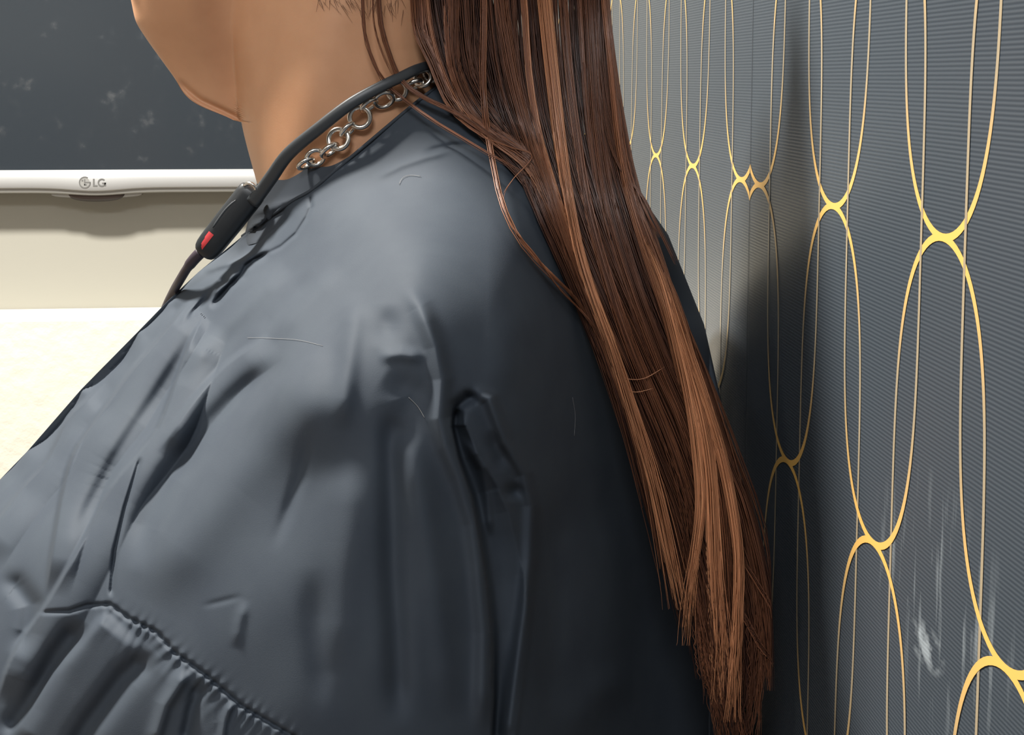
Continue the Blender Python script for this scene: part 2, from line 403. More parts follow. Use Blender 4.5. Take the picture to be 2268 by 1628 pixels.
LCH = [(970, 190, .045), (900, 245, .064), (740, 380, .072), (690, 421, .070), (651, 443, .062), (606, 474, .045), (537, 523, .0),
       (440, 602, 0), (370, 668, 0), (305, 735, 0), (180, 862, 0), (60, 1000, 0), (0, 1062, 0), (-110, 1190, 0), (-240, 1400, 0), (-300, 1650, 0), (-330, 2000, 0)]
RCH = [(970.5, 190, .045), (1150, 222, 0), (1300, 300, 0), (1390, 390, 0), (1480, 520, 0), (1560, 720, 0), (1600, 900, 0), (1625, 1200, 0), (1640, 1600, 0), (1650, 2000, 0)]
INT = [(850, 400, .095), (800, 500, .125), (950, 450, .13), (930, 600, .19), (930, 700, .212), (1100, 450, .115), (1100, 320, .075), (1250, 500, .095), (1150, 700, .175),
       (1300, 800, .14), (1450, 800, .085), (650, 600, .105), (500, 750, .095), (700, 800, .20), (900, 900, .232), (600, 1000, .195), (800, 1200, .24), (600, 1400, .235),
       (1000, 1200, .225), (900, 1500, .24), (1150, 1200, .185), (1300, 1200, .155), (1450, 1200, .115), (1300, 1500, .16), (1100, 1550, .205), (400, 1100, .17),
       (300, 1300, .185), (150, 1200, .135), (200, 1500, .185), (450, 1550, .225), (0, 1350, .12), (-150, 1650, .11), (250, 1000, .10), (330, 850, .065),
       (389, 684, .012), (324, 744, .013), (278, 804, .016), (219, 892, .026), (175, 950, .04), (120, 1010, .04), (60, 1085, .05), (800, 1900, .24), (1200, 1900, .18), (400, 1900, .22), (0, 1900, .15), (780, 620, .165), (1050, 600, .175), (1530, 1500, .09), (1500, 1000, .09)]
shirt_h0 = tps(LCH+RCH+INT)
def mid_add(px, py):
    px = np.asarray(px, float); py = np.asarray(py, float)
    add = 0.13*smooth01((px-1080)/430)*smooth01((py-330)/380)
    lim = np.where(px > 1134, 0.243/((px-CX)/F+0.0948), 9.0)-DM
    return np.minimum(add, np.maximum(lim, 0))
def shirt_h(px, py): return shirt_h0(px, py)-mid_add(px, py)
def shirt_hfar(px, py): return shirt_h0(px, py)+mid_add(px, py)
Lx = lambda y: np.interp(y, [c[1] for c in LCH], [c[0] for c in LCH])
Rx = lambda y: np.interp(y, [c[1] for c in RCH], [c[0] for c in RCH])

def polydist(px, py, pts):
    """signed distance (+ = screen left of a line drawn downwards) and arc length"""
    best = np.full(px.shape, 1e9); sd = np.zeros(px.shape); al = np.zeros(px.shape); acc = 0.0
    pts = np.asarray(pts, float)
    for i in range(len(pts)-1):
        a, c = pts[i], pts[i+1]; dx, dy = c-a; l = math.hypot(dx, dy)
        t = np.clip(((px-a[0])*dx+(py-a[1])*dy)/l/l, 0, 1)
        ox, oy = px-(a[0]+t*dx), py-(a[1]+t*dy)
        d = np.hypot(ox, oy); m = d < best
        best = np.where(m, d, best); sg = np.sign(dx*oy-dy*ox)
        sd = np.where(m, d*sg, sd); al = np.where(m, acc+t*l, al); acc += l
    return sd, al, acc

# (kind, points, width px, height mm, taper px)
FOLDS = [
 ('w', [(440, 655), (415, 678), (352, 757), (296, 822), (239, 900), (195, 960), (165, 1010), (143, 1085), (122, 1200), (104, 1320)], 6, [24, 26, 24, 20, 14, 10], [60, 80, 95, 90, 70, 50], 90),
 ('w', [(240, 846), (193, 890), (153, 930), (107, 1022), (51, 1085), (0, 1150), (-60, 1230)], 6, 12, [40, 55, 70], 70),
 ('w', [(455, 700), (425, 755), (392, 845), (356, 942), (315, 1000), (246, 1087), (182, 1207), (106, 1339), (55, 1410), (18, 1481), (-5, 1560)], 5, [18, 20, 16, 12, 10, 10, 8], [70, 75, 75, 80, 90, 70], 90),
 ('w', [(600, 740), (560, 770), (500, 815), (440, 880), (395, 940), (350, 1005)], 8, 11, [60, 60], 80),
 ('w', [(740, 760), (630, 845), (540, 925), (458, 1030), (388, 1160), (335, 1310), (290, 1430)], 20, [11, 12, 9, 5, 2, 0], [190, 230], 150),
 ('g', [(440, 725), (395, 800), (345, 880), (300, 945), (255, 1015), (205, 1110), (160, 1200)], 18, -3, 100),
 ('g', [(640, 785), (585, 825), (510, 890), (440, 965), (375, 1055), (325, 1165), (300, 1270)], 30, -5, 120),
 ('g', [(312, 1010), (277, 1125), (254, 1222), (245, 1325)], 4.5, -2.6, 20),
 ('g', [(770, 800), (640, 910), (500, 1060), (400, 1210), (330, 1340)], 75, 5, 150),
 ('g', [(690, 930), (665, 1054), (633, 1146), (600, 1230)], 15, -1.8, 120),
 ('g', [(440, 1345), (500, 1330), (545, 1318)], 7, -0.5, 40),
 ('g', [(545, 1325), (530, 1380), (520, 1440)], 12, 1.4, 40),
 ('g', [(860, 880), (866, 1000), (870, 1258), (878, 1400), (885, 1620)], 28, -6, 120),
 ('g', [(770, 1000), (770, 1200), (750, 1500)], 40, 2.5, 120),
 ('g', [(690, 1250), (700, 1400), (720, 1600)], 30, -2.0, 120),
 ('g', [(900, 950), (935, 1100), (965, 1300), (1000, 1600)], 32, 3.5, 120),
 ('g', [(858, 670), (858, 720), (854, 775)], 30, -3.2, 50),
 ('g', [(845, 830), (880, 850), (915, 870), (900, 930), (870, 1000)], 36, -3.6, 60),
 ('g', [(830, 790), (890, 785), (950, 795)], 15, 2.5, 40),
 ('g', [(790, 640), (775, 760), (765, 860), (755, 960)], 26, 4, 80),
 ('g', [(890, 620), (931, 680), (965, 768), (980, 840), (974, 927), (990, 990), (1019, 1060), (1049, 1160), (1060, 1240), (1073, 1400), (1068, 1640)], 20, 7, 110),
 ('g', [(1068, 880), (1036, 882), (1014, 900), (1008, 945)], 14, -7, 30),
 ('v', [(1012, 880), (1001, 905), (998, 945), (1015, 1020), (1043, 1100), (1062, 1200), (1078, 1300), (1088, 1400), (1090, 1550), (1084, 1700)], 5, 32, [20, 45, 75, 85, 80, 60, 45], 80),
 ('g', [(1040, 858), (1085, 885), (1121, 979), (1162, 1050), (1178, 1120), (1174, 1240), (1163, 1350), (1141, 1500), (1118, 1660)], 15, 8.5, 60),
 ('g', [(1150, 1066), (1136, 1088), (1129, 1115)], 17, -5, 28),
 ('g', [(1022, 965), (1047, 1003), (1068, 1038), (1079, 1110), (1087, 1190)], 10, 3.5, 40),
 ('g', [(1080, 950), (1105, 1010), (1115, 1050)], 16, -3, 40),
 ('g', [(1235, 1050), (1232, 1300), (1215, 1640)], 42, -6, 150),
 ('g', [(1345, 1100), (1355, 1300), (1330, 1640)], 50, 5, 150),
 ('g', [(1250, 1640), (1320, 1540), (1420, 1480)], 40, 4, 80),
 ('g', [(1180, 640), (1130, 760), (1120, 900)], 40, 3, 100),
 # yoke seam and crumples by the collar
 ('g', [(687, 427), (689, 459), (679, 482), (656, 518), (622, 547), (593, 561), (560, 579)], 4.5, -1.8, 12),
 ('g', [(600, 558), (563, 577), (545, 592), (536, 610), (510, 634), (483, 665), (463, 684)], 7.5, -6.5, 25),
 ('g', [(646, 458), (577, 511), (545, 550), (498, 580)], 17, -5, 40),
 ('g', [(570, 566), (530, 578), (479, 590), (449, 604)], 8, 3, 25),
 ('g', [(512, 618), (480, 627)], 7, -3, 12), ('g', [(470, 650), (440, 680), (415, 705)], 8, -3, 20),
 ('g', [(455, 640), (430, 675), (395, 720)], 8, 2.5, 25), ('g', [(525, 600), (500, 628), (470, 655)], 7, 3, 15),
 ('g', [(640, 592), (577, 648), (537, 690), (455, 765), (400, 835)], 22, 3.5, 70),
 ('g', [(760, 590), (680, 670), (600, 760)], 26, 2.5, 70), ('g', [(700, 600), (630, 670), (560, 750)], 20, -2.2, 60),
 ('g', [(1010, 330), (950, 345), (890, 365), (820, 400)], 10, 1.8, 50), ('g', [(1080, 318), (1000, 322), (930, 340)], 7, -2, 40),
 ('g', [(900, 440), (820, 490), (740, 520)], 40, 2, 80),
 # below the gathered seam
 ('s', [(240, 1350), (190, 1410), (120, 1490), (20, 1635)], 7, 8, 95, 40),
 ('g', [(185, 1372), (125, 1450), (65, 1560), (10, 1640)], 26, -6, 50),
 ('g', [(340, 1440), (275, 1500), (200, 1600), (150, 1680)], 26, -7, 50),
 ('g', [(417, 1476), (387, 1530), (366, 1563), (336, 1660)], 15, 4.5, 40),
 ('g', [(448, 1500), (428, 1560), (405, 1660)], 15, -4.5, 40),
 ('g', [(515, 1550), (497, 1600), (488, 1660)], 8, 3, 25),
 ('g', [(-10, 1278), (35, 1296), (68, 1340), (62, 1400), (35, 1460)], 24, -6, 60),
 ('g', [(81, 1357), (153, 1354), (193, 1341), (244, 1339), (285, 1370), (346, 1400), (387, 1446), (458, 1497), (534, 1563), (651, 1632), (720, 1680)], 5, -2.2, 20),
]
GATHER = [(200, 1341), (244, 1339), (285, 1370), (346, 1400), (387, 1446), (458, 1497), (534, 1563), (651, 1632), (720, 1680)]

def fold_height(px, py):
    h = np.zeros(px.shape); soft = np.zeros(px.shape)
    for f in FOLDS:
        pts = f[1]; xs = [p[0] for p in pts]; ys = [p[1] for p in pts]
        pad = 3.2*f[2] if f[0] == 'g' else (f[4]*2.5 if f[0] == 's' else max(f[4])+5)
        sel = (px > min(xs)-pad) & (px < max(xs)+pad) & (py > min(ys)-pad) & (py < max(ys)+pad)
        if not sel.any(): continue
        x, y = px[sel], py[sel]
        if f[0] == 'w': pts = resample([(a_, c_, 0) for a_, c_ in pts], 30)[:, :2]
        sd, al, tot = polydist(x, y, pts)
        tp = f[4] if f[0] == 'g' else f[5]; tp = min(tp, tot*0.5)
        ta = smooth01(al/tp)*smooth01((tot-al)/tp) if tot > 0 else 1
        if f[0] == 'w':                                  # pleat: sharp on the left, rolling away to the right
            D = np.interp(al/tot, np.linspace(0, 1, len(f[4])), f[4]); r_ = -sd
            v = np.where(r_ > 0, np.maximum(1-(np.maximum(r_, 0)/D)**2, 0), np.exp(-(r_/f[2])**2))
        elif f[0] == 'v':                                # recess: drops behind a sharp left edge, comes back to the right
            D = np.interp(al/tot, np.linspace(0, 1, len(f[4])), f[4]); r_ = -sd
            v = -np.where(r_ > 0, 1-np.exp(-(np.maximum(r_, 0)/f[2])), 0)*np.maximum(1-np.maximum(r_, 0)/D, 0)
        elif f[0] == 'g': v = np.exp(-(sd/f[2])**2)
        else: v = 0.5*(1-np.tanh(sd/f[2]))*np.exp(-np.maximum(-sd, 0)/f[4])
        am = np.interp(al/tot, np.linspace(0, 1, len(f[3])), f[3]) if isinstance(f[3], list) else f[3]
        (soft if f[0] == 'w' and max(f[4]) > 100 else h)[sel] += am*0.001*v*ta*(1.0 if f[0] in 'wv' else 1.25 if f[2] < 11 else np.interp(np.mean(xs), [300, 700, 900], [1.45, 1.3, 1.2]))
    sel = (px > 120) & (px < 800) & (py > 1250) & (py < 1800)
    sd, al, tot = polydist(px[sel], py[sel], GATHER)
    ph = al/23.0*2*math.pi
    env = smooth01(al/90)*0.8+0.2
    low = np.exp(-np.maximum(sd-4, 0)/26.0)*(sd > 0)+np.exp(-np.maximum(-sd, 0)/9.0)*(sd <= 0)
    h[sel] += 0.0016*np.sin(ph+0.9*np.sin(al*0.043)+sd*0.02)*low*env*(0.65+0.35*np.sin(al*0.061))
    if soft.ndim == 2 and min(soft.shape) > 60:          # rounded broad pleat
        kk = np.exp(-(np.arange(-18, 19)/10.0)**2); kk /= kk.sum()
        for ax in (0, 1): soft = np.apply_along_axis(lambda q: np.convolve(np.pad(q, 18, mode='edge'), kk, mode='valid'), ax, soft)
    h += soft
    # soft overall crumple
    h += 0.0009*np.sin(px*0.021+py*0.006)*np.sin(py*0.013-px*0.005)
    return h

def grid_quads(nr, nc, off=0, flip=False):
    i, j = np.meshgrid(np.arange(nr-1), np.arange(nc-1), indexing='ij')
    a = off+i*nc+j; q = np.stack([a, a+1, a+nc+1, a+nc], -1).reshape(-1, 4)
    return q[:, ::-1] if flip else q

def two_sided(name, ys, Lf, Rf, nc, hnear, hfar, material, parent, disp=None, ncf=48, clus=1.0):
    nr = len(ys); u = np.linspace(0, 1, nc); s = (1-np.cos(math.pi*u))/2
    s = clus*s+(1-clus)*u
    py = np.repeat(ys[:, None], nc, 1); px = Lf(ys)[:, None]*(1-s)+Rf(ys)[:, None]*s
    h = hnear(px, py)
    pos = P(px, py, DM-h)
    if disp is not None:
        edge = np.minimum(s, 1-s)*(Rf(ys)-Lf(ys))[:, None]
        pos = P(px, py, DM-h-disp(px, py)*smooth01(edge/12.0))
    uf = np.linspace(0, 1, ncf); sf = (1-np.cos(math.pi*uf))/2
    pyf = np.repeat(ys[:, None], ncf, 1); pxf = Lf(ys)[:, None]*(1-sf)+Rf(ys)[:, None]*sf
    hn = hnear(pxf, pyf); hf = hfar(pxf, pyf)
    base = P(pxf, pyf, DM-hn)
    far = base+(fw*1.0)[None, None]*(hn+hf)[..., None]
    if disp is not None:                               # the back leans along the line of sight towards the wall
        kk = smooth01((pxf-1150)/200)[..., None]; far = far*(1-kk)+P(pxf, pyf, DM+np.minimum(hf, 0.22))*kk
        far[..., 0] = np.minimum(far[..., 0], XW-0.006)
    # both halves share their outline
    same0 = np.abs(hn[:, 0]+hf[:, 0]) < 1e-4; far[same0, 0] = pos[same0, 0]
    same1 = np.abs(hn[:, -1]+hf[:, -1]) < 1e-4; far[same1, -1] = pos[same1, -1]
    V = np.concatenate([pos.reshape(-1, 3), far.reshape(-1, 3)])
    Q = np.concatenate([grid_quads(nr, nc), grid_quads(nr, ncf, nr*nc, True)])
    o = np_mesh(name, V, Q, material, parent)
    bm = bmesh.new(); bm.from_mesh(o.data)
    bmesh.ops.remove_doubles(bm, verts=bm.verts, dist=1e-6); bm.to_mesh(o.data); bm.free()
    return o

person = empty('person', P(900, 2000, DM), 'seated person in a slate grey gathered blouse with long straight reddish brown hair', 'person')

# --- skin: head, jaw and neck as one surface
HL = [(700, -640), (420, -575), (310, -470), (278, -345), (268, -285), (258, -240), (232, -190), (226, -168), (262, -146), (272, -128), (262, -108), (270, -92), (264, -74), (278, -52), (284, -28), (290, 0), (300, 50), (330, 95), (370, 150), (392, 180), (404, 205), (422, 224), (445, 238), (485, 252), (533, 268)]
HR = [(705, -640), (980, -580), (1110, -470), (1170, -330), (1170, -200), (1110, -80), (1050, 20), (1015, 110), (1005, 200), (1005, 300), (1010, 640)]
def chain(c):
    c = sorted(c, key=lambda p: p[1]); return lambda y: np.interp(y, [p[1] for p in c], [p[0] for p in c])
_ty = np.arange(-700, 760, 2.0)
_tn = np.interp(_ty, [-700, -200, 0, 100, 200, 268, 320, 372, 420, 470, 560, 760], [470, 498, 509, 516, 523, 533, 545, 560, 573, 587, 600, 600])
_k = np.exp(-(np.arange(-45, 46)*2.0/42.0)**2); _k /= _k.sum()
_tn = np.convolve(np.pad(_tn, 45, mode='edge'), _k, mode='valid')
def crease(y): return np.interp(y, _ty, _tn)               # front line of the neck
_c1 = chain(HL); _k2 = np.exp(-(np.arange(-15, 16)*2.0/16.0)**2); _k2 /= _k2.sum()
_th = np.convolve(np.pad(_c1(_ty), 15, mode='edge'), _k2, mode='valid')
def _c0(y): return np.interp(y, _ty, _th)
def HLf(y):
    y = np.asarray(y, float)
    return np.where(y < 268, np.minimum(_c0(y), crease(y)), crease(y))
HRf = chain(HR)
_f0 = chain([(700, -640), (420, -575), (315, -470), (285, -345), (274, -240), (272, -150), (276, -90), (284, -30), (290, 0)])
def face_line(y): return np.where(np.asarray(y) < 0, np.maximum(_f0(y), HLf(y)), HLf(y))
def skin_near(px, py):
    xl, xr, xc = HLf(py), HRf(py), np.minimum(np.maximum(crease(py), HLf(py)), 700)
    xs_ = face_line(py); u = np.clip((px-xs_)/(xr-xs_), 0, 1); head = 0.078*np.sqrt(np.maximum(1-(2*u-1)**2, 0))
    head = head+0.011*np.exp(-((px-258)/22)**2-((py+180)/34)**2)*smooth01((px-xl)/14)
    xn = np.where(py < 268, xc, xl)
    un = np.clip((px-xn)/(xr-xn), 0, 1)
    neck = 0.063*np.maximum(1-np.abs(2*un-1)**2.3, 0)**0.5
    neck = neck + 0.004*np.exp(-((px-(700-(py-150)*0.35))/70)**2)*smooth01(un*6)*smooth01((1-un)*6)
    uj = np.clip((px-xl)/np.maximum(xc-xl, 1), 0, 1)
    amp = 0.048*(1-smooth01((py+110)/400))
    jaw = amp*np.maximum(1-(1-uj)**2.2, 0)**0.5*(1-0.28*smooth01((uj-0.55)/0.45))
    sd, al, tot = polydist(px, py, [(392, 172), (415, 198), (445, 222), (490, 243), (528, 262)])
    jaw = jaw-0.0035*np.exp(-(sd/7)**2)*smooth01(al/30)*(py < 268)
    k2 = 0.010                                          # smooth blend of jaw into neck
    hh = np.clip(0.5+0.5*(neck-jaw)/k2, 0, 1)
    joint = jaw*(1-hh)+neck*hh+k2*hh*(1-hh)*0.6
    joint = np.where(px < xn, jaw, np.maximum(joint, jaw*0.0))
    # keep the surface continuous across the neck's front edge
    je = amp*0.72
    joint = np.where(px < xn, jaw, np.sqrt(neck**2+(je*np.exp(-(px-xn)/40.0))**2))
    low = np.where(py < 268, joint, neck)
    k = smooth01((-40-py)/160)
    # ear shell and eye socket, above the jaw
    head = head+0.014*np.exp(-((px-815)/42)**2-((py+205)/88)**2)-0.010*np.exp(-((px-803)/20)**2-((py+205)/48)**2)
    head = head-0.006*np.exp(-((px-350)/42)**2-((py+285)/26)**2)+0.004*np.exp(-((px-345)/60)**2-((py+335)/16)**2)
    r = head*k+low*(1-k)
    ins = (px > Lx(py)+2) & (py > 195) & (px < Rx(py))
    return np.where(ins, np.minimum(r, np.maximum(shirt_h(px, py)-0.004, -0.02)), r)
def skin_far(px, py):
    xl, xr = np.where(py < -60, face_line(py), HLf(py)), HRf(py); u = np.clip((px-xl)/(xr-xl), 0, 1)
    return (0.062+0.014*smooth01((100-py)/300))*np.sqrt(np.maximum(1-(2*u-1)**2, 0))
ys = np.r_[np.linspace(-640, -120, 40, endpoint=False), np.linspace(-120, 640, 180)]
two_sided('body', ys, HLf, HRf, 260, skin_near, skin_far, m_skin, person, clus=0.6)

# eye on the visible side of the face
def blob(name, px, py, rx_, ry_, rz_, lift, mt, parent):
    c = P(px, py, DM-float(skin_near(np.array([px], float), np.array([py], float))[0])-lift); vs, fs = [], []
    for i in range(9):
        for j in range(14):
            th, ph = math.pi*i/8, 2*math.pi*j/14
            vs.append(c+rx*(rx_*math.sin(th)*math.cos(ph))+up*(ry_*math.cos(th))+fw*(rz_*math.sin(th)*math.sin(ph)))
    for i in range(8):
        for j in range(14): fs.append((i*14+j, i*14+(j+1) % 14, (i+1)*14+(j+1) % 14, (i+1)*14+j))
    return mesh_obj(name, vs, fs, mt, parent)
m_eye = mat('eye_white', (0.7, 0.68, 0.64), 0.2); m_iris = mat('dark_brown_iris', (0.03, 0.018, 0.012), 0.15); m_lip = mat('lip', (0.42, 0.16, 0.12), 0.4)
ew = blob('eye', 335, -285, .010, .0045, .004, -.001, m_eye, person); blob('iris', 326, -285, .0045, .0043, .003, .0012, m_iris, ew)
blob('lips', 278, -98, .009, .006, .010, -.004, m_lip, person)

# --- blouse
ys = np.linspace(190, 2000, 620)
shirt = two_sided('blouse', ys, Lx, Rx, 640, shirt_h, shirt_hfar, m_shirt, person, disp=fold_height, ncf=60, clus=0.75)

# hem of the open neckline (near side and far side)
edge = resample([(c[0], c[1], c[2]) for c in LCH[:7]], 60)
tube('neckline_edge', P(edge[:, 0], edge[:, 1], DM-edge[:, 2]), 0.0011, 0.0011, m_shirt_dark, shirt, 8)

# stand collar between neck and blouse
CT = [(571, 398), (600, 388), (640, 379), (700, 371), (748, 361), (840, 300), (930, 220), (1000, 180)]
def collar():
    nr, nc = 26, 90
    s = np.linspace(0, 1, nc); top = resample([(a, b_, 0) for a, b_ in CT], nc)
    V = []
    for r in range(nr):
        t = r/(nr-1)
        px = top[:, 0]-t*36*np.exp(-((top[:, 0]-571)/70)**2); py = top[:, 1]+t*150
        u = np.clip((px-(571-36*t))/(1012-571), 0, 1)
        h = 0.0665*np.maximum(1-np.abs(2*u-1)**2.4, 0)**0.5+0.0022*t
        h = h + 0.002*np.exp(-((py-(470-0.25*(px-560)))/9)**2)*smooth01((700-px)/80)*smooth01(u*30)-0.002*np.exp(-((py-(486-0.25*(px-560)))/8)**2)*smooth01((690-px)/80)*smooth01(u*30)
        ins = px > Lx(py)+2
        h = np.where(ins, np.minimum(h, shirt_h(px, py)-0.003), h)
        V.append(P(px, py, DM-h))
    V = np.array(V); F1 = V.copy()
    hh = np.array([0.0665*np.maximum(1-np.abs(2*np.clip((top[:, 0]-571)/(1012-571), 0, 1)-1)**2.4, 0)**0.5]*nr)
    F1 = V+fw[None, None]*(2*hh)[..., None]
    o = np_mesh('stand_collar', np.concatenate([V.reshape(-1, 3), F1.reshape(-1, 3)]), np.concatenate([grid_quads(nr, nc), grid_quads(nr, nc, nr*nc, True)]), m_shirt_dark, shirt)
collar()
# stray fibres on the cloth
def surf(px, py, out=0.0008): return P(px, py, DM-shirt_h(px, py)-fold_height(np.asarray(px, float), np.asarray(py, float))-out)
for k, (pl, r) in enumerate((([(884, 408), (892, 394), (908, 388), (932, 390)], .00014), ([(548, 748), (600, 749), (660, 753), (715, 766)], .00008), ([(1268, 880), (1274, 920), (1272, 965)], .00006), ([(905, 880), (925, 900), (940, 925)], .00014), ([(1238, 525), (1243, 560), (1240, 590)], .00006))):
    q = resample([(a, b_, 0) for a, b_ in pl], 14)
    tube('lint_fibre', surf(q[:, 0], q[:, 1], 0.0012), r, r, m_lint, shirt, 5)

# --- hair
rng = np.random.default_rng(7)
def hair_depth(px, py):
    base = np.interp(py, [-600, -300, 0, 300, 700, 1100, 1600], [.82, .805, .815, .815, .80, .805, .815])
    rim = np.interp(px, [880, 1000, 1200, 1350], [.010, 0.0, .012, .045])*smooth01((500-py)/500)
    skin = np.where(py < 195, DM-skin_near(px, np.minimum(py, 195))-0.003, 9)
    inside = (px < Rx(py)) & (py > 190)
    sd = np.where(inside, DM-shirt_h(px, py)-0.006, 9)
    return np.minimum(np.minimum(base+rim, sd), skin)

